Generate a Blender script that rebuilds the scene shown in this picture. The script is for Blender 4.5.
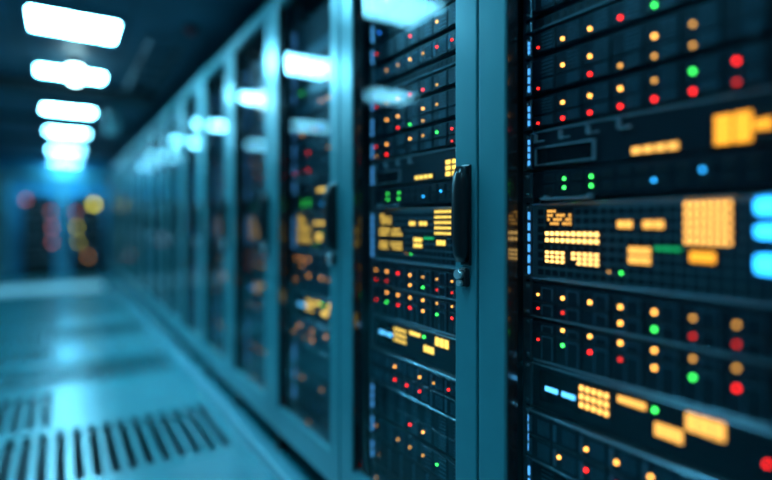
import bpy, bmesh, math, random
from mathutils import Vector, Matrix

S = bpy.context.scene
C = S.collection
for o in list(bpy.data.objects):
    bpy.data.objects.remove(o)

# ------------------------------------------------------------------ camera, world, exposure
PHI = math.radians(32.6)            # the lens looks this far to the right of the aisle
EYE = 1.07
cam_data = bpy.data.cameras.new('camera')
cam = bpy.data.objects.new('camera', cam_data)
C.objects.link(cam)
cam.location = (0, 0, EYE)
cam.rotation_euler = (math.pi / 2, 0, -PHI)
cam_data.sensor_width = 36.0
cam_data.lens = 508.0 / 772.0 * 36.0
cam_data.shift_y = -18.0 / 772.0
cam_data.clip_start = 0.01
cam_data.dof.use_dof = True
cam_data.dof.focus_distance = 1.26
cam_data.dof.aperture_fstop = 0.43
S.camera = cam

w = bpy.data.worlds.new('world')
S.world = w
w.use_nodes = True
w.node_tree.nodes['Background'].inputs[0].default_value = (0.02, 0.10, 0.16, 1)
w.node_tree.nodes['Background'].inputs[1].default_value = 0.25

S.view_settings.view_transform = 'Standard'
S.view_settings.look = 'None'
S.view_settings.exposure = 0.0
S.view_settings.gamma = 1.0
S.view_settings.use_curve_mapping = False

PANEL_RGB = (0.19, 0.71, 1.0)
PANEL_STRENGTH = 90.0
NEAR_PANEL_STRENGTH = 30.0

# ------------------------------------------------------------------ materials
def nodes_of(name):
    m = bpy.data.materials.new(name)
    m.use_nodes = True
    nt = m.node_tree
    return m, nt, nt.nodes['Principled BSDF']


def paint(name, rgb, rough=0.4, metal=0.0, spec=0.5, var=0.12, scale=14.0, bump=0.0, stretch=(1, 1, 1), coat=0.0, ior=1.5):
    m, nt, b = nodes_of(name)
    b.inputs['Roughness'].default_value = rough
    b.inputs['Metallic'].default_value = metal
    b.inputs['Specular IOR Level'].default_value = spec
    b.inputs['IOR'].default_value = ior
    b.inputs['Coat Weight'].default_value = coat
    b.inputs['Coat Roughness'].default_value = 0.12
    tc = nt.nodes.new('ShaderNodeTexCoord')
    mp = nt.nodes.new('ShaderNodeMapping')
    mp.inputs['Scale'].default_value = stretch
    nz = nt.nodes.new('ShaderNodeTexNoise')
    nz.inputs['Scale'].default_value = scale
    nz.inputs['Detail'].default_value = 4
    nt.links.new(tc.outputs['Object'], mp.inputs[0])
    nt.links.new(mp.outputs[0], nz.inputs['Vector'])
    cr = nt.nodes.new('ShaderNodeValToRGB')
    cr.color_ramp.elements[0].position = 0.3
    cr.color_ramp.elements[1].position = 0.7
    cr.color_ramp.elements[0].color = tuple(c * (1 - var) for c in rgb) + (1,)
    cr.color_ramp.elements[1].color = tuple(min(1, c * (1 + var)) for c in rgb) + (1,)
    nt.links.new(nz.outputs['Fac'], cr.inputs[0])
    nt.links.new(cr.outputs[0], b.inputs['Base Color'])
    if bump:
        bp = nt.nodes.new('ShaderNodeBump')
        bp.inputs['Strength'].default_value = bump
        bp.inputs['Distance'].default_value = 0.002
        nt.links.new(nz.outputs['Fac'], bp.inputs['Height'])
        nt.links.new(bp.outputs[0], b.inputs['Normal'])
    return m


def glow(name, rgb, strength):
    m, nt, b = nodes_of(name)
    b.inputs['Base Color'].default_value = tuple(0.3 * c for c in rgb) + (1,)
    b.inputs['Emission Color'].default_value = tuple(rgb) + (1,)
    b.inputs['Emission Strength'].default_value = strength
    return m


def glass(name):
    m = bpy.data.materials.new(name)
    m.use_nodes = True
    nt = m.node_tree
    nt.nodes.clear()
    out = nt.nodes.new('ShaderNodeOutputMaterial')
    mix = nt.nodes.new('ShaderNodeMixShader')
    tr = nt.nodes.new('ShaderNodeBsdfTransparent')
    tr.inputs[0].default_value = (0.86, 0.93, 0.95, 1)
    gl = nt.nodes.new('ShaderNodeBsdfGlossy')
    gl.inputs['Roughness'].default_value = 0.02
    fr = nt.nodes.new('ShaderNodeFresnel')
    fr.inputs['IOR'].default_value = 1.5
    geo = nt.nodes.new('ShaderNodeNewGeometry')
    inv = nt.nodes.new('ShaderNodeMath')
    inv.operation = 'SUBTRACT'
    inv.inputs[0].default_value = 1.0
    mul = nt.nodes.new('ShaderNodeMath')
    mul.operation = 'MULTIPLY'
    nt.links.new(geo.outputs['Backfacing'], inv.inputs[1])
    nt.links.new(fr.outputs[0], mul.inputs[0])
    nt.links.new(inv.outputs[0], mul.inputs[1])
    nt.links.new(mul.outputs[0], mix.inputs[0])
    nt.links.new(tr.outputs[0], mix.inputs[1])
    nt.links.new(gl.outputs[0], mix.inputs[2])
    nt.links.new(mix.outputs[0], out.inputs[0])
    return m


M = {
    'frame': paint('painted_steel', (0.06, 0.28, 0.32), 0.28, 0.15, 0.6, 0.06, 9, 0.05, ior=1.9),
    'shell': paint('black_steel', (0.012, 0.016, 0.02), 0.5, 0.2),
    'kick': paint('kerb_steel', (0.11, 0.33, 0.40), 0.26, 0.2, 0.5, 0.08, 7, ior=1.9),
    'black': paint('black_plastic', (0.012, 0.013, 0.016), 0.28, 0.0, 0.5, 0.1, 40, 0.1),
    'chrome': paint('chrome', (0.85, 0.88, 0.9), 0.3, 0.7),
    'rail': paint('zinc_rail', (0.30, 0.36, 0.42), 0.3, 0.9, 0.5, 0.1, 30),
    'face': paint('server_face', (0.008, 0.017, 0.026), 0.36, 0.1, 0.5, 0.25, 60, 0.15, (1, 1, 4)),
    'bay': paint('drive_bezel', (0.015, 0.031, 0.044), 0.34, 0.2, 0.5, 0.2, 80, 0.1),
    'grille': paint('grille_line', (0.14, 0.27, 0.34), 0.4, 0.4, 0.5, 0.2, 60),
    'lip': paint('brushed_lip', (0.5, 0.62, 0.68), 0.24, 0.5, 0.5, 0.1, 50, 0.05, (1, 8, 1)),
    'pale': paint('pale_panel', (0.12, 0.21, 0.24), 0.42, 0.2, 0.5, 0.15, 40),
    'hole': paint('port_hole', (0.006, 0.008, 0.01), 0.6),
    'screen': paint('dark_screen', (0.008, 0.01, 0.013), 0.15, 0.0, 0.5, 0.1, 30),
    'floor': paint('floor_tile', (0.015, 0.20, 0.24), 0.26, 0.0, 0.6, 0.08, 3.5, 0.03, ior=2.15),
    'vent': paint('vent_steel', (0.015, 0.20, 0.24), 0.27, 0.0, 0.6, 0.1, 8, ior=2.15),
    'sub': paint('plenum', (0.012, 0.03, 0.04), 0.8),
    'ceil': paint('ceiling_panel', (0.045, 0.11, 0.16), 0.55, 0.0, 0.3, 0.25, 1.3),
    'beam': paint('dark_beam', (0.012, 0.02, 0.028), 0.6, 0.2),
    'wall': paint('blue_wall', (0.04, 0.30, 0.52), 0.5, 0.0, 0.4, 0.15, 1.6),
    'wall_dark': paint('dark_wall', (0.03, 0.06, 0.08), 0.7),
    'red': paint('red_plastic', (0.5, 0.02, 0.03), 0.35),
    'glass': glass('door_glass'),
    'panel': glow('panel_light', PANEL_RGB, PANEL_STRENGTH),
    'panel_near': glow('near_panel_light', PANEL_RGB, NEAR_PANEL_STRENGTH),
    'bulb': glow('bulb_light', (0.5, 0.9, 1.0), 22.0),
    'amber': glow('amber_led', (1.0, 0.36, 0.06), 9.0),
    'amber_cell': glow('amber_cell', (1.0, 0.48, 0.13), 6.0),
    'lemon': glow('lemon_cell', (1.0, 0.56, 0.09), 2.6),
    'square': glow('square_cell', (1.0, 0.40, 0.08), 4.2),
    'faint': glow('faint_cell', (1.0, 0.55, 0.2), 1.0),
    'amber_dim': glow('amber_dim_led', (1.0, 0.40, 0.07), 3.2),
    'gold': glow('gold_cell', (1.0, 0.40, 0.07), 2.4),
    'orange': glow('orange_cell', (1.0, 0.33, 0.02), 2.8),
    'red_led': glow('red_led', (1.0, 0.015, 0.012), 8.0),
    'red_dim': glow('red_dim_led', (1.0, 0.03, 0.02), 2.6),
    'green': glow('green_led', (0.06, 1.0, 0.12), 6.5),
    'green_dim': glow('green_dim_led', (0.02, 0.9, 0.25), 0.6),
    'blue': glow('blue_led', (0.02, 0.22, 1.0), 9.0),
    'cyan': glow('cyan_led', (0.03, 0.43, 1.0), 5.5),
    'ice': glow('ice_led', (0.12, 0.55, 1.0), 2.6),
    'strip': glow('strip_led', (0.10, 0.45, 1.0), 1.6),
    'bead': paint('gloss_bead', (0.16, 0.17, 0.18), 0.14, 0.9),
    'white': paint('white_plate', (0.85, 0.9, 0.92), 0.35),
    'yellow': glow('yellow_led', (0.8, 0.75, 0.08), 6.0),
    'pink': glow('pink_led', (1.0, 0.30, 0.35), 2.0),
}

# ------------------------------------------------------------------ mesh helpers
class MB:
    """collects boxes and prisms; build() links them as one mesh object"""
    def __init__(self):
        self.bm = bmesh.new()
        self.mats = []

    def mi(self, mat):
        if mat not in self.mats:
            self.mats.append(mat)
        return self.mats.index(mat)

    def box(self, x0, x1, y0, y1, z0, z1, mat, bev=0.0, seg=2):
        i = self.mi(mat)
        vs = [self.bm.verts.new((x, y, z)) for x in (x0, x1) for y in (y0, y1) for z in (z0, z1)]
        q = [(0, 1, 3, 2), (4, 6, 7, 5), (0, 4, 5, 1), (2, 3, 7, 6), (0, 2, 6, 4), (1, 5, 7, 3)]
        fs = [self.bm.faces.new([vs[k] for k in f]) for f in q]
        for f in fs:
            f.material_index = i
        if bev > 0:
            es = list({e for f in fs for e in f.edges})
            r = bmesh.ops.bevel(self.bm, geom=es, offset=bev, segments=seg, affect='EDGES', profile=0.5)
            for f in r['faces']:
                f.material_index = i
        return self

    def prism(self, base, axis, r, depth, n, mat, r2=None, smooth=True):
        """n-sided rod from base along axis"""
        i = self.mi(mat)
        a = Vector(axis).normalized()
        u = a.orthogonal().normalized()
        v = a.cross(u)
        r2 = r if r2 is None else r2
        b = Vector(base)
        lo, hi = [], []
        for k in range(n):
            t = 2 * math.pi * k / n
            d = u * math.cos(t) + v * math.sin(t)
            lo.append(self.bm.verts.new(b + d * r))
            hi.append(self.bm.verts.new(b + a * depth + d * r2))
        fs = [self.bm.faces.new(lo[::-1]), self.bm.faces.new(hi)]
        for k in range(n):
            f = self.bm.faces.new((lo[k], lo[(k + 1) % n], hi[(k + 1) % n], hi[k]))
            f.smooth = smooth
            fs.append(f)
        for f in fs:
            f.material_index = i
        return self

    def loft(self, rings, mat, smooth=True):
        i = self.mi(mat)
        R = [[self.bm.verts.new(p) for p in ring] for ring in rings]
        n = len(R[0])
        fs = [self.bm.faces.new(R[0][::-1]), self.bm.faces.new(R[-1])]
        for a, b in zip(R, R[1:]):
            for k in range(n):
                f = self.bm.faces.new((a[k], a[(k + 1) % n], b[(k + 1) % n], b[k]))
                f.smooth = smooth
                fs.append(f)
        for f in fs:
            f.material_index = i
        return self

    def mesh(self, name):
        bmesh.ops.recalc_face_normals(self.bm, faces=self.bm.faces)
        me = bpy.data.meshes.new(name)
        self.bm.to_mesh(me)
        self.bm.free()
        for k in self.mats:
            me.materials.append(M[k])
        return me

    def build(self, name, parent=None, loc=(0, 0, 0)):
        o = bpy.data.objects.new(name, self.mesh(name))
        C.objects.link(o)
        o.location = loc
        if parent:
            o.parent = parent
        return o


def tag(o, label=None, cat=None, group=None, kind=None):
    if label:
        o['label'] = label
    if cat:
        o['category'] = cat
    if group:
        o['group'] = group
    if kind:
        o['kind'] = kind
    return o


def empty(name, loc, label, cat, group=None, rz=0.0):
    o = bpy.data.objects.new(name, None)
    o.empty_display_size = 0.05
    C.objects.link(o)
    o.location = loc
    o.rotation_euler = (0, 0, rz)
    return tag(o, label, cat, group)


def copy_tree(o, parent=None):
    c = o.copy()
    C.objects.link(c)
    if parent:
        c.parent = parent
    for ch in list(o.children):
        copy_tree(ch, c)
    return c


ORD = ['first', 'second', 'third', 'fourth', 'fifth', 'sixth', 'seventh', 'eighth', 'ninth', 'tenth', 'eleventh',
       'twelfth', 'thirteenth', 'fourteenth', 'fifteenth', 'sixteenth', 'seventeenth']

# ------------------------------------------------------------------ the setting
D = 0.82             # rack fronts stand this far right of the lens
WID = 0.697          # one rack
NEAR = 0.189         # near edge of the nearest rack
H = EYE + 1.25       # ceiling
YB = 12.6            # far wall
T = 0.745            # floor tile
TX = [-1.527, -0.782, -0.037, 0.708]   # tile seams across the aisle
TY0 = 2.402          # a tile seam along the aisle

vent_rows_right = [0, 2, 4, 6, 8]
vent_rows_left = [0, 1, 2, 3, 4, 5, 6, 7, 8]


def is_vent(i, j):
    return (i == 2 and j in vent_rows_right) or (i == 1 and j in vent_rows_left)


fl = MB()
fl.box(-2.6, 2.1, -2.9, YB + 0.1, -0.22, -0.2, 'sub')
xs = [TX[0] + T * k for k in range(-1, 6)]
g = 0.0015
for a in range(len(xs) - 1):
    for j in range(-7, 14):
        y0 = TY0 + T * j
        y1 = min(y0 + T, YB)
        if y0 >= YB or is_vent(a - 1 + 0, j):
            continue
        fl.box(xs[a] + g, xs[a + 1] - g, y0 + g, y1 - g, -0.03, 0.0, 'floor')
tag(fl.build('floor'), kind='structure')

cl = MB()
cl.box(-2.6, 2.1, -2.9, YB + 0.1, H + 0.004, H + 0.05, 'beam')
for k in range(-5, 22):
    for xa in (-2.4, -1.8, -1.2, -0.6, 0.0, 0.6, 1.2):
        cl.box(xa - 0.24 + 0.004, xa + 0.36 - 0.004, k * 0.6 + 0.004, k * 0.6 + 0.596, H, H + 0.012, 'ceil')
tag(cl.build('ceiling'), kind='structure')
tag(MB().box(-2.6, 2.1, YB, YB + 0.1, -0.2, H, 'wall').build('wall_back'), kind='structure')
tag(MB().box(-2.6, -2.5, -2.9, YB, -0.2, H, 'wall_dark').build('wall_left'), kind='structure')
tag(MB().box(2.0, 2.1, -2.9, YB, -0.2, H, 'wall_dark').build('wall_right'), kind='structure')
# kerb the racks stand behind
tag(MB().box(0.75, 0.815, NEAR - 0.7, NEAR + 17 * WID, 0.0, 0.05, 'kick', 0.004).build('trim_1'), kind='structure')
# pale portal round the far end
pt = MB()
pt.box(-0.98, -0.86, YB - 0.10, YB, 0, 1.98, 'frame', 0.01)
pt.box(0.90, 1.02, YB - 0.10, YB, 0, 1.98, 'frame', 0.01)
pt.box(-0.98, 1.02, YB - 0.10, YB, 1.98, 2.10, 'frame', 0.01)
tag(pt.build('trim_2'), kind='structure')
# middle mullion of the portal
tag(MB().box(-0.03, 0.06, YB - 0.08, YB, 0, 1.98, 'frame', 0.008).build('trim_3'), kind='structure')


def vent_tile(i, j, label):
    x0, y0 = TX[i], TY0 + T * j
    t = empty('vent_tile', (x0 + T / 2, y0 + T / 2, -0.03), label, 'floor vent', 'slotted vent tiles in the floor')
    h = T / 2 - 0.0015
    m = MB()
    ys = 0.318
    m.box(-h, h, -h, -ys, 0.016, 0.03, 'vent')
    m.box(-h, h, ys, h, 0.016, 0.03, 'vent')
    n = 11
    pitch = 2 * h / n
    half = 0.0195
    edges = [-h]
    for k in range(n):
        c = -h + pitch * (k + 0.5)
        m.box(edges[-1], c - half, -ys, ys, 0.016, 0.03, 'vent')
        edges.append(c + half)
    m.box(edges[-1], h, -ys, ys, 0.016, 0.03, 'vent')
    m.build('slotted_plate', t)
    f = MB()
    f.box(-h, -h + 0.02, -h, h, -0.03, 0.016, 'sub')
    f.box(h - 0.02, h, -h, h, -0.03, 0.016, 'sub')
    f.box(-h, h, -h, -h + 0.02, -0.03, 0.016, 'sub')
    f.box(-h, h, h - 0.02, h, -0.03, 0.016, 'sub')
    f.build('support_frame', t)
    return t


for j in vent_rows_right:
    vent_tile(2, j, '%s slotted vent tile in the floor beside the rack row, counted from the camera' % ORD[vent_rows_right.index(j)])
for j in vent_rows_left:
    vent_tile(1, j, '%s slotted floor vent tile at the left edge of the aisle, counted from the camera' % ORD[j])

# ------------------------------------------------------------------ racks
RSTILE, LSTILE = 0.079, 0.088
ZDB, ZDT, ZGB, ZGT = 0.126, 2.104, 0.233, 2.04
SX = 0.09            # server fronts are set back this far behind the door face


def make_rack(label):
    t = empty('server_rack', (0, 0, 0), label, 'server rack', 'glass-door server racks')
    b = MB()
    b.box(0.036, 1.0, 0.0, 0.016, 0.0, 2.10, 'shell')
    b.box(0.036, 1.0, WID - 0.018, WID - 0.002, 0.0, 2.10, 'shell')
    b.box(0.984, 1.0, 0.016, WID - 0.018, 0.0, 2.10, 'shell')
    b.box(0.036, 0.984, 0.016, WID - 0.018, 2.075, 2.10, 'shell')
    b.box(0.036, 0.984, 0.016, WID - 0.018, 0.08, 0.12, 'shell')
    b.build('cabinet', t)
    for ya, yb in ((0.016, 0.049), (0.6125, 0.6425)):
        r = MB()
        r.box(SX + 0.004, SX + 0.03, ya, yb, 0.12, 2.075, 'rail')
        z = 0.15
        while z < 2.05:
            r.box(SX + 0.0034, SX + 0.0045, (ya + yb) / 2 - 0.005, (ya + yb) / 2 + 0.005, z, z + 0.010, 'hole')
            z += 0.0222
        r.build('mounting_rail', t)
    d = MB()
    e = 0.004
    d.box(0.0, 0.033, e, RSTILE, ZDB, ZDT, 'frame', 0.003)
    d.box(0.0, 0.033, WID - LSTILE, WID - e, ZDB, ZDT, 'frame', 0.003)
    d.box(0.001, 0.032, RSTILE - 0.002, WID - LSTILE + 0.002, ZDB, ZGB, 'frame', 0.002)
    d.box(0.001, 0.032, RSTILE - 0.002, WID - LSTILE + 0.002, ZGT, ZDT, 'frame', 0.002)
    # raised inner bead round the pane
    d.box(0.012, 0.034, RSTILE - 0.002, RSTILE + 0.004, ZGB, ZGT, 'bead')
    d.box(0.006, 0.034, WID - LSTILE - 0.004, WID - LSTILE + 0.002, ZGB, ZGT, 'bead')
    door = d.build('door', t)
    MB().box(0.021, 0.025, RSTILE, WID - LSTILE, ZGB - 0.004, ZGT + 0.004, 'glass').build('glass_pane', door)
    # swing handle: a long black grip bowed off a back plate
    hy = RSTILE - 0.042
    hm = MB()
    hm.box(-0.006, 0.002, hy - 0.018, hy + 0.018, 0.965, 1.208, 'black', 0.004)
    rings = []
    for s in range(13):
        u = s / 12
        z = 0.975 + 0.227 * u
        bow = 0.030 - 0.010 * (abs(u - 0.5) * 2) ** 6
        hw = 0.0175 if 1 < s < 11 else (0.0165 if 0 < s < 12 else 0.012)
        rings.append([(-0.006 - bow * k1, hy + hw * k2, z) for k1, k2 in
                      ((0.0, -1), (0.75, -1), (1.0, -0.7), (1.0, 0.7), (0.75, 1), (0.0, 1))])
    hm.loft(rings, 'black')
    hm.build('handle', door)
    lk = MB()
    lk.box(-0.012, 0.001, hy - 0.012, hy + 0.018, 0.915, 0.960, 'black', 0.004)
    lk.prism((-0.011, hy + 0.008, 0.945), (-1, 0, 0), 0.011, 0.014, 16, 'chrome')
    lk.prism((-0.011, hy + 0.006, 0.924), (-1, 0, 0), 0.007, 0.012, 12, 'chrome')
    tag(lk.build('lock', door), 'chrome key lock')
    return t


proto = make_rack('nearest glass-door server rack, in focus and filling the right of the picture')
racks = [proto]
proto.location = (D, NEAR, 0)
for k in range(1, 17):
    r = copy_tree(proto)
    r.location = (D, NEAR + WID * k, 0)
    if k < 16:
        r['label'] = '%s glass-door server rack of the right-hand row, counted from the camera' % ORD[k]
    else:
        r['label'] = 'last glass-door server rack of the right-hand row, nearest the far wall'
    racks.append(r)
for k, nm in enumerate(('nearest', 'middle', 'farthest')):
    r = copy_tree(proto)
    r.location = (-1.0, NEAR + WID * (15 + k), 0)
    r.rotation_euler = (0, 0, math.pi)
    r['label'] = '%s server rack of the left-hand row at the far end of the aisle' % nm
    r['group'] = 'server racks of the left-hand row'

# ------------------------------------------------------------------ servers
# local frame of a server: x into the rack, y = 0 at its left edge and negative towards the right, z up from its base
SW = 0.56
COL0, COLP = 0.022, 0.0664        # first indicator column and pitch, from the left edge


class Pieces:
    def __init__(self):
        self.items = []
    remap = {}
    def add(self, name, parent=None, label=None):
        m = MB()
        self.items.append((name, m, parent, label))
        return m
    def emit(self, name, loc, label, group, split):
        if split:
            t = empty(name, loc, label, 'server', group)
            made = {}
            for nm, m, par, lb in self.items:
                if not m.bm.faces:
                    continue
                m.mats = [self.remap.get(q, q) for q in m.mats]
                o = m.build(nm, made.get(id(par), t) if par else t)
                if lb:
                    o['label'] = lb
                made[id(m)] = o
            return t
        big = MB()
        for nm, m, par, lb in self.items:
            me = bpy.data.meshes.new('tmp')
            m.bm.to_mesh(me)
            n0 = len(big.bm.faces)
            big.bm.from_mesh(me)
            big.bm.faces.ensure_lookup_table()
            for f in big.bm.faces[n0:]:
                f.material_index = big.mi(self.remap.get(m.mats[f.material_index], m.mats[f.material_index]))
            m.bm.free()
            bpy.data.meshes.remove(me)
        o = big.build(name, None, loc)
        return tag(o, label, 'server', group)


def base(P, h, face='face', lip_top=False, lip_bot=False, ear_glow=0, proud=0.0):
    c = P.add('chassis')
    c.box(0.0, 0.62, -SW, 0.0, 0.0, h, face, 0.002, 1)
    if proud:
        c.box(-proud, 0.001, -SW, 0.0, 0.001, h - 0.001, face, 0.003, 2)
    x = -proud
    for ya, yb in ((0.001, 0.022), (-SW - 0.022, -SW - 0.001)):
        e = P.add('mounting_ear')
        e.box(-0.004, 0.0022, ya, yb, 0.002, h - 0.002, 'rail', 0.001, 1)
        yc = (ya + yb) / 2
        for zz in (0.010, h - 0.010):
            e.prism((-0.003, yc, zz), (-1, 0, 0), 0.004, 0.003, 8, 'lip')
        if ear_glow and ya > 0:
            s = P.add('status_strip', None, 'row of pale blue glowing dashes on the ear')
            n = ear_glow
            for k in range(n):
                z0 = 0.012 + (h - 0.024) * k / n
                s.box(-0.0065, -0.0038, ya + 0.003, ya + 0.007, z0, z0 + (h - 0.024) / n * 0.7, 'strip')
    if lip_top:
        m = P.add('edge_lip')
        m.box(x - 0.004, x + 0.001, -SW, 0.0, h - 0.0040, h - 0.0005, 'lip', 0.001, 1)
    if lip_bot:
        m = P.add('edge_lip')
        m.box(x - 0.006, x + 0.001, -SW, 0.0, 0.0005, 0.0040, 'lip', 0.001, 1)
    return x


LED_SCALE = [1.0]
CELL_SCALE = [1.0]


def led(P, y, z, mat, x, r=0.0036, parent=None):
    r *= LED_SCALE[0]
    if not mat:
        return
    P.add('led', parent).prism((x + 0.0005, y, z), (-1, 0, 0), r, 0.0028, 10, mat, r * 0.85)


def drives(P, h, rows, x, rnd, ncol=8, style=0):
    """rows: list of (z of the row, [indicator material per column])"""
    zs = [0.004]
    for a, b in zip(rows, rows[1:]):
        zs.append((a[0] + b[0]) / 2)
    zs.append(h - 0.004)
    for ri, (zr, cols) in enumerate(rows):
        z0, z1 = zs[ri] + 0.001, zs[ri + 1] - 0.001
        for k in range(ncol):
            yc = -COL0 - COLP * k
            ya, yb = yc - 0.044, yc + 0.0185
            ya = max(ya, -SW + 0.003)
            b = P.add('drive_bay')
            b.box(x - 0.006, x + 0.001, ya, yb, z0, z1, 'bay', 0.0015, 1)
            hh = z1 - z0
            if style == 0:          # ribbed grille to the right of the indicator
                n = 5
                for q in range(n):
                    zz = z0 + hh * (q + 0.7) / (n + 0.4)
                    b.box(x - 0.0075, x - 0.0055, ya + 0.004, yc - 0.010, zz - 0.0006, zz + 0.0006, 'grille')
            elif style == 1:        # vertical fins and a latch bar
                for q in range(6):
                    yy = ya + 0.005 + 0.0055 * q
                    b.box(x - 0.0075, x - 0.0055, yy, yy + 0.0012, z0 + hh * 0.18, z1 - hh * 0.18, 'grille')
                b.box(x - 0.0085, x - 0.0055, yc + 0.008, yc + 0.014, z0 + hh * 0.15, z1 - hh * 0.15, 'grille')
            else:                   # latch frame
                b.box(x - 0.0085, x - 0.0055, ya + 0.004, yc - 0.010, z1 - 0.006, z1 - 0.0045, 'grille')
                b.box(x - 0.0085, x - 0.0055, ya + 0.004, ya + 0.0055, z0 + 0.004, z1 - 0.005, 'grille')
                b.box(x - 0.0085, x - 0.0055, yc - 0.0115, yc - 0.010, z0 + 0.004, z1 - 0.005, 'grille')
            mt = cols[k] if k < len(cols) else None
            if mt:
                big = 0.0024 if mt == 'red_led' and k in (0,) else 0.0038
                led(P, yc, zr, mt, x - 0.006, big if k else min(big, 0.0026), b)


def cells(P, name, y0, y1, z0, z1, nc, nr, mat, x, fill=0.72, skip=(), label=None):
    """a matrix of lit cells, y0 > y1 measured from the left edge"""
    m = P.add(name, None, label)
    m.box(x - 0.002, x + 0.001, y1 - 0.003, y0 + 0.003, z0 - 0.003, z1 + 0.003, 'hole')
    fill *= CELL_SCALE[0]
    dy, dz = (y0 - y1) / nc, (z1 - z0) / nr
    for a in range(nc):
        for b in range(nr):
            if (a, b) in skip:
                continue
            cy, cz = y0 - dy * (a + 0.5), z0 + dz * (b + 0.5)
            m.box(x - 0.0042, x - 0.0015, cy - dy * fill / 2, cy + dy * fill / 2, cz - dz * fill / 2, cz + dz * fill / 2, mat)


A_, R_, G_, B_, AD, RD = 'amber', 'red_led', 'green', 'blue', 'amber_dim', 'red_dim'


def jitter(cols, rnd, rack):
    if rack == 0:
        return cols
    out = []
    for c in cols:
        u = rnd.random()
        if rack == 1:
            out.append(None if u < 0.22 else rnd.choice([A_, R_, G_, AD]) if u < 0.38 else c)
        elif rack >= 2 and (u < 0.4 or (c in (R_, RD) and u < 0.8)):
            out.append(None)
        elif u < 0.25:
            out.append(rnd.choice([A_, R_, G_, None, AD, A_]))
        elif u < 0.45:
            out.append(None)
        else:
            out.append(c)
    if rack > 1:
        rnd.shuffle(out)
    return out


# (base z, top z, kind, wording, rows of (height above the rack floor, colours))
UNITS = [
    (0.155, 0.245, 'drives', 'lowest server', [(0.20, [AD, AD, None, A_, AD, None, A_, None])], 1),
    (0.250, 0.335, 'blank', 'plain ribbed server low down near the rack floor', [], 0),
    (0.340, 0.415, 'drives', 'one-row server low down with faint amber lights', [(0.378, [AD, AD, AD, AD, AD, AD, None, AD])], 0),
    (0.420, 0.530, 'drives', 'tall server below the pale-edged one, red and green lights',
     [(0.447, [R_, None, None, R_, A_, G_, None, A_]), (0.495, [None] * 8)], 0),
    (0.534, 0.646, 'edged', 'tall server with bright metal edges under the amber-lit panel',
     [(0.570, [None, A_, R_, R_, AD, None, A_, None]), (0.612, [None, None, A_, A_, A_, AD, R_, A_])], 0),
    (0.650, 0.751, 'console', 'dark panel with cyan dashes and amber blocks', [], 0),
    (0.757, 0.850, 'drives', 'lower drive array with mixed red, green and amber lights',
     [(0.806, [R_, G_, R_, RD, A_, G_, R_, A_]), (0.838, [None, A_, A_, A_, A_, AD, AD, AD])], 2),
    (0.854, 0.934, 'drives', 'upper drive array with a row of amber lights',
     [(0.876, [R_, RD, None, A_, G_, RD, RD, A_]), (0.907, [A_, A_, A_, A_, A_, AD, AD, A_])], 2),
    (0.940, 1.112, 'matrix', 'large pale panel with amber light matrices at eye level', [], 0),
    (1.124, 1.184, 'switch', 'narrow switch with two pairs of green lights', [], 0),
    (1.188, 1.275, 'tray', 'unit with a framed dark window and an orange block', [], 0),
    (1.279, 1.352, 'drives', 'drive server with a full row of red lights',
     [(1.292, [R_, R_, R_, R_, R_, R_, RD, R_]), (1.326, [None, A_, A_, A_, AD, G_, R_, A_])], 0),
    (1.356, 1.440, 'drives', 'drive server above the red-lit one, amber lights along its top',
     [(1.370, [R_, None, R_, AD, AD, AD, None, AD]), (1.406, [None, A_, A_, None, A_, AD, None, A_])], 0),
    (1.444, 1.498, 'drives', 'slim server with one row of amber, red and green lights',
     [(1.462, [R_, A_, A_, R_, G_, B_, None, A_])], 0),
    (1.502, 1.530, 'slim', 'very thin unlit unit above the slim server', [], 0),
    (1.536, 1.600, 'drives', 'server in the upper third with amber and red lights',
     [(1.570, [None, AD, None, A_, A_, R_, None, A_])], 1),
    (1.606, 1.675, 'drives', 'server high up with a red light beside an amber one',
     [(1.642, [None, None, None, R_, A_, A_, None, G_])], 0),
    (1.681, 1.760, 'blank', 'plain ribbed server high up in the rack', [], 0),
    (1.766, 1.850, 'drives', 'server second from the top', [(1.800, [None, AD, None, A_, None, G_, None, A_])], 1),
    (1.856, 1.960, 'blank', 'topmost plain server', [], 1),
]

RACKNAME = ['in the nearest rack', 'in the second rack', 'in the third rack']


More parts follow.
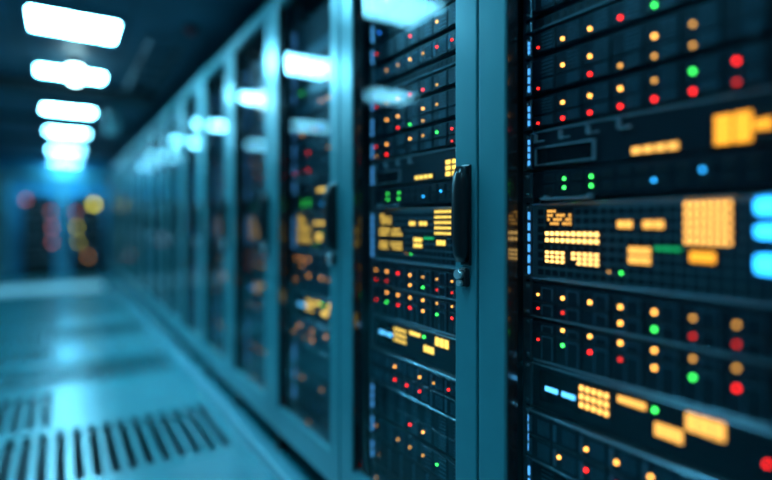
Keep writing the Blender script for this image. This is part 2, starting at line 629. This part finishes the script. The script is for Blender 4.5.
def build_server(k, unit, rnd):
    z0, z1, kind, words, rows, style = unit
    h = z1 - z0
    P = Pieces()
    rel = lambda z: z - z0
    loc = (D + SX, NEAR + WID * k + 0.611, z0)
    split = k <= 2
    if kind == 'drives':
        x = base(P, h, ear_glow=3 if style == 0 else 0, lip_bot=(style == 2))
        drives(P, h, [(rel(z), jitter(c, rnd, k)) for z, c in rows], x, rnd, style=style)
    elif kind == 'edged':
        x = base(P, h, lip_top=True, lip_bot=True, ear_glow=4, proud=0.012)
        drives(P, h, [(rel(z), jitter(c, rnd, k)) for z, c in rows], x, rnd, style=1)
    elif kind == 'blank':
        x = base(P, h, ear_glow=2)
        f = P.add('vent_grille')
        for q in range(6):
            zz = 0.010 + (h - 0.02) * (q + 0.5) / 6
            f.box(x - 0.003, x + 0.001, -SW + 0.02, -0.02, zz - 0.002, zz + 0.0015, 'bay')
        for q in range(8):
            yy = -0.03 - q * 0.068
            f.box(x - 0.004, x + 0.001, yy - 0.002, yy, 0.006, h - 0.006, 'grille')
        if k:
            for q in rnd.sample(range(8), 2):
                led(P, -COL0 - COLP * q - 0.01, h * 0.4, rnd.choice([AD, A_, 'blue']), x, 0.0034)
    elif kind == 'slim':
        x = base(P, h, face='bay', lip_bot=True)
        f = P.add('vent_grille')
        for q in range(26):
            yy = -0.02 - q * 0.02
            f.box(x - 0.002, x + 0.001, yy - 0.012, yy, 0.009, h - 0.006, 'hole')
    elif kind == 'switch':
        x = base(P, h, lip_bot=False)
        f = P.add('port_block')
        for q in range(14):
            for rr in range(2):
                yy = -0.035 - q * 0.036
                f.box(x - 0.003, x + 0.001, yy - 0.028, yy, 0.008 + rr * 0.024, 0.028 + rr * 0.024, 'bay', 0.001, 1)
                f.box(x - 0.0035, x - 0.0025, yy - 0.023, yy - 0.005, 0.011 + rr * 0.024, 0.024 + rr * 0.024, 'hole')
        for yy in (-0.090, -0.156):
            for zz in (1.1438, 1.1626):
                led(P, yy, rel(zz), 'green', x - 0.003, 0.0034)
        led(P, -0.285, rel(1.146), 'cyan', x - 0.003, 0.003)
        led(P, -0.368, rel(1.158), 'cyan', x - 0.003, 0.0034)
        b = P.add('pull_bar')
        b.box(x - 0.016, x - 0.009, -0.16, -0.035, -0.006, -0.001, 'lip', 0.001, 1)
        for yy in (-0.155, -0.045):
            b.box(x - 0.012, x + 0.001, yy - 0.004, yy + 0.004, -0.006, 0.004, 'lip')
    elif kind == 'tray':
        x = base(P, h, lip_top=True, ear_glow=4)
        f = P.add('window_frame')
        ya, yb, za, zb = -0.165, -0.012, 0.008, 0.050
        for bx in ((ya, yb, zb - 0.004, zb), (ya, yb, za, za + 0.003), (ya, ya + 0.004, za, zb), (yb - 0.004, yb, za, zb)):
            f.box(x - 0.009, x + 0.001, *bx, 'lip', 0.001, 1)
        P.add('window').box(x - 0.003, x + 0.001, ya + 0.004, yb - 0.004, za + 0.003, zb - 0.004, 'screen')
        b = P.add('bracket')
        for q in range(4):
            yy = -0.012 - q * 0.068
            b.box(x - 0.012, x + 0.001, yy - 0.004, yy, 0.060, 0.080, 'lip', 0.001, 1)
            b.box(x - 0.012, x - 0.009, yy - 0.030, yy, 0.060, 0.064, 'lip', 0.001, 1)
        cells(P, 'indicator_bar', -0.240, -0.330, rel(1.196), rel(1.212), 4, 1, 'gold', x, 0.8, label='row of four amber lights')
        cells(P, 'indicator_block', -0.385, -0.470, rel(1.196), rel(1.245), 3, 3, 'orange', x, 0.86, skip=((2, 2), (2, 0)), label='orange block of lights')
    elif kind == 'matrix':
        x = base(P, h, face='pale', lip_top=True, lip_bot=True, ear_glow=6)
        f = P.add('port_grid')
        for q in range(27):
            for rr in range(8):
                yy = -0.018 - q * 0.0195
                zz = 0.012 + rr * 0.019
                f.box(x - 0.0022, x + 0.001, yy - 0.015, yy, zz, zz + 0.013, 'face')
        sk = tuple((a, b) for a in range(8) for b in range(4) if (a * 7 + b * 5) % 4 == 0 or (b == 3 and a > 3))
        cells(P, 'light_matrix', -0.044, -0.108, rel(1.062), rel(1.098), 8, 4, 'gold', x, 0.55, skip=sk, label='sparse cluster of amber lights')
        cells(P, 'light_matrix', -0.037, -0.174, rel(1.023), rel(1.052), 10, 2, 'amber_cell', x, 0.52, skip=(() if k == 0 else ((4, 0), (9, 1), (5, 1))), label='two rows of bright amber lights')
        cells(P, 'light_matrix', -0.037, -0.174, rel(0.979), rel(1.008), 10, 3, 'amber_cell', x, 0.52, skip=tuple((4, b) for b in range(3)) + tuple((5, b) for b in range(1)), label='three rows of bright amber lights')
        cells(P, 'indicator_bar', -0.212, -0.244, rel(1.057), rel(1.074), 2, 1, 'gold', x, 0.85, label='pair of amber lights')
        cells(P, 'indicator_bar', -0.263, -0.304, rel(1.057), rel(1.074), 2, 1, 'gold', x, 0.85, label='wider pair of amber lights')
        cells(P, 'indicator_block', -0.235, -0.279, rel(0.990), rel(1.025), 4, 2, 'gold', x, 0.8, label='small amber block of lights')
        P.add('green_bar', None, 'green glowing bar').box(x - 0.004, x + 0.001, -0.332, -0.286, rel(1.019), rel(1.025), 'green_dim')
        cells(P, 'light_matrix', -0.337, -0.413, rel(1.030), rel(1.107), 7, 5, 'square', x, 0.60, label='square matrix of amber lights')
        cells(P, 'indicator_bar', -0.347, -0.388, rel(1.000), rel(1.022), 3, 1, 'orange', x, 0.8, label='dim orange bar under the square matrix')
        led(P, -0.220, rel(0.972), 'green', x, 0.0030)
        led(P, -0.194, rel(0.972), AD, x, 0.0024)
        for za, zb in ((1.079, 1.109), (1.043, 1.068), (0.988, 1.022)):
            m = P.add('status_lamp', None, 'large cyan glowing lamp')
            m.box(x - 0.006, x + 0.001, -0.505, -0.445, rel(za) + 0.003, rel(zb) - 0.003, 'cyan', 0.006, 2)
    elif kind == 'console':
        x = base(P, h, lip_top=True)
        P.add('display').box(x - 0.003, x + 0.001, -0.130, -0.022, rel(0.668), rel(0.738), 'screen', 0.001, 1)
        for ya, yb in ((-0.073, -0.040), (-0.117, -0.084)):
            P.add('cyan_dash', None, 'cyan glowing dash').box(x - 0.005, x - 0.002, ya, yb, rel(0.696), rel(0.706), 'ice')
        cells(P, 'light_matrix', -0.125, -0.196, rel(0.683), rel(0.735), 5, 3, 'square', x, 0.58, label='amber light matrix')
        cells(P, 'indicator_bar', -0.213, -0.270, rel(0.722), rel(0.736), 4, 1, 'gold', x, 0.9, label='amber bar')
        led(P, -0.285, rel(0.728), 'green', x, 0.0042)
        cells(P, 'indicator_block', -0.286, -0.336, rel(0.683), rel(0.709), 3, 1, 'gold', x, 0.9, label='lower amber block')
        cells(P, 'indicator_block', -0.340, -0.403, rel(0.711), rel(0.744), 3, 1, 'gold', x, 0.9, label='upper amber block')
        led(P, -0.46, rel(0.70), 'red_led', x, 0.0036)
    if k <= 2:
        label = '%s, %s' % (words, RACKNAME[k])
        group = None
        name = {'matrix': 'indicator_panel', 'console': 'control_panel', 'switch': 'network_switch'}.get(kind, 'rack_server')
    else:
        label = '%s, in the blurred %s rack' % (words, ORD[k])
        group = None
        name = 'rack_server'
    return P.emit(name, loc, label, group or 'rack-mounted servers', split)


for k in range(6):
    rnd = random.Random(40 + k)
    Pieces.remap = {} if k == 0 else {'amber_cell': 'lemon', 'square': 'lemon', 'gold': 'lemon', 'orange': 'lemon'} if k < 3 else {'amber_cell': 'faint', 'square': 'faint', 'gold': 'faint', 'orange': 'faint', 'amber': 'gold', 'ice': 'strip', 'green': 'green_dim', 'red_led': 'red_dim'}
    CELL_SCALE[0] = 1.0 if k == 0 else 0.8
    LED_SCALE[0] = 1.0 if k == 0 else 0.85
    for u in UNITS:
        build_server(k, u, rnd)

# ------------------------------------------------------------------ ceiling lights
def ceiling_light(x, y, label, mat='panel', b=0.20):
    t = empty('ceiling_light', (x, y, H - 0.03), label, 'ceiling light', 'ceiling light panels')
    f = MB()
    a = 0.25
    for bx in ((-a, a, -b, -b + 0.018), (-a, a, b - 0.018, b), (-a, -a + 0.018, -b + 0.018, b - 0.018), (a - 0.018, a, -b + 0.018, b - 0.018)):
        f.box(*bx, 0.0, 0.03, 'frame')
    f.build('light_frame', t)
    MB().box(-a + 0.018, a - 0.018, -b + 0.018, b - 0.018, 0.008, 0.028, mat).build('diffuser', t)
    return t


LX = 0.07
for k, y in enumerate((3.72, 4.95, 6.6, 8.2, 10.2, 12.25)):
    ceiling_light(LX, y, '%s glowing ceiling light panel over the aisle, counted from the camera' % ORD[k], 'panel', (0.22, 0.15, 0.15, 0.13, 0.12, 0.13)[k])
for k, y in enumerate((2.42, 1.1, -0.6)):
    ceiling_light(LX, y, ['light panel reflected in the glass of the second rack', 'light panel straight above the camera', 'light panel behind the camera'][k], 'panel_near')

for k, y in enumerate((4.15, 6.0, 7.9)):
    ceiling_light(-1.02, y, '%s light panel above the left-hand rack row, seen reflected in the glass doors' % ORD[k], 'panel_near', 0.16)

t = empty('spot_lamp', (0.09, 4.6, H - 0.085), 'small round spot lamp hanging in front of the second light panel', 'lamp')
MB().prism((0, 0, 0.026), (0, 0, 1), 0.052, 0.059, 20, 'beam', 0.04).build('lamp_housing', t)
m = MB()
prof = [(0.004, -0.052), (0.028, -0.045), (0.046, -0.024), (0.052, 0.0), (0.044, 0.014)]
m.loft([[(1.2 * r * math.cos(q * math.pi / 10), 1.2 * r * math.sin(q * math.pi / 10), 1.9 * z) for q in range(20)] for r, z in prof], 'bulb')
m.build('bulb', t)

# ------------------------------------------------------------------ overhead trays
def cross_beam(y, wd, hh, label):
    m = MB()
    m.box(-2.45, 0.78, y, y + wd, H - hh, H - hh + 0.012, 'beam')
    m.box(-2.45, 0.78, y, y + 0.012, H - hh + 0.012, H, 'beam')
    m.box(-2.45, 0.78, y + wd - 0.012, y + wd, H - hh + 0.012, H, 'beam')
    tag(m.build('cable_trunking'), label, 'cable trunking', 'dark cable trunking under the ceiling')


cross_beam(5.35, 0.34, 0.07, 'dark trunking across the ceiling behind the second light panel')
cross_beam(7.25, 0.22, 0.05, 'dark trunking across the ceiling behind the third light panel')
cross_beam(9.1, 0.22, 0.05, 'dark trunking across the ceiling behind the fourth light panel')
t = empty('cable_ladder', (0.58, 3.6, H - 0.10), 'dark cable ladder hanging along the aisle above the rack doors', 'cable tray')
for xx in (-0.10, 0.09):
    MB().box(xx, xx + 0.012, 0, 1.72, 0, 0.04, 'beam').build('side_rail', t)
for q in range(6):
    MB().box(-0.088, 0.09, 0.12 + q * 0.28, 0.15 + q * 0.28, 0.006, 0.016, 'beam').build('rung', t)
for yy in (0.3, 1.5):
    for xx in (-0.098, 0.092):
        MB().box(xx, xx + 0.008, yy, yy + 0.02, 0.04, 0.10, 'beam').build('hanger', t)
t = empty('conduit_drop', (0.45, 6.1, H - 0.32), 'pale conduit hanging down from the ceiling between lights and racks', 'conduit')
MB().box(-0.06, 0.06, -0.03, 0.03, 0.0, 0.27, 'frame', 0.006).build('junction_box', t)
MB().prism((0, 0, 0.27), (0, 0, 1), 0.02, 0.05, 12, 'frame').build('stem', t)
t = empty('alarm_beacon', (0.70, 3.42, H - 0.045), 'small unlit red beacon on the dark ceiling above the racks', 'alarm')
MB().prism((0, 0, 0.03), (0, 0, 1), 0.05, 0.015, 18, 'beam').build('beacon_base', t)
MB().prism((0, 0, 0.0), (0, 0, 1), 0.028, 0.03, 18, 'red', 0.04).build('dome', t)

# ------------------------------------------------------------------ far end
m = MB()
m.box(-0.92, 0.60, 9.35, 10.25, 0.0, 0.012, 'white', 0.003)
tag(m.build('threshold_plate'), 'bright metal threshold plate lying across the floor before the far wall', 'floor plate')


def end_rack(x0, x1, label, lights):
    t = empty('equipment_rack', ((x0 + x1) / 2, YB - 0.70, 0), label, 'equipment rack', 'open equipment racks at the far wall')
    hw = (x1 - x0) / 2
    c = MB()
    c.box(-hw, -hw + 0.02, 0, 0.5, 0, 1.60, 'shell')
    c.box(hw - 0.02, hw, 0, 0.5, 0, 1.60, 'shell')
    c.box(-hw + 0.02, hw - 0.02, 0.48, 0.5, 0, 1.60, 'shell')
    c.box(-hw + 0.02, hw - 0.02, 0, 0.48, 1.58, 1.60, 'shell')
    c.box(-hw + 0.02, hw - 0.02, 0, 0.48, 0.0, 0.06, 'shell')
    c.build('cabinet', t)
    for zz in (0.36, 0.66, 0.96, 1.26):
        MB().box(-hw + 0.02, hw - 0.02, 0.01, 0.48, zz, zz + 0.03, 'rail').build('shelf', t)
    for (lx, lz, mat, r) in lights:
        MB().prism((lx, 0.009, lz), (0, -1, 0), r, 0.012, 12, mat).build('indicator_light', t)
    return t


end_rack(-0.62, -0.12, 'left-hand dark open equipment rack against the far wall',
         [(-0.20, 1.50, 'pink', 0.035), (0.20, 1.28, 'pink', 0.03), (0.22, 0.97, 'pink', 0.035), (0.22, 0.67, 'pink', 0.03)])
end_rack(0.16, 0.72, 'right-hand dark open equipment rack against the far wall',
         [(0.12, 1.43, 'yellow', 0.05), (-0.20, 1.27, 'pink', 0.03), (-0.18, 0.97, 'yellow', 0.025), (-0.15, 0.67, 'yellow', 0.02), (0.02, 0.37, 'amber_dim', 0.025)])
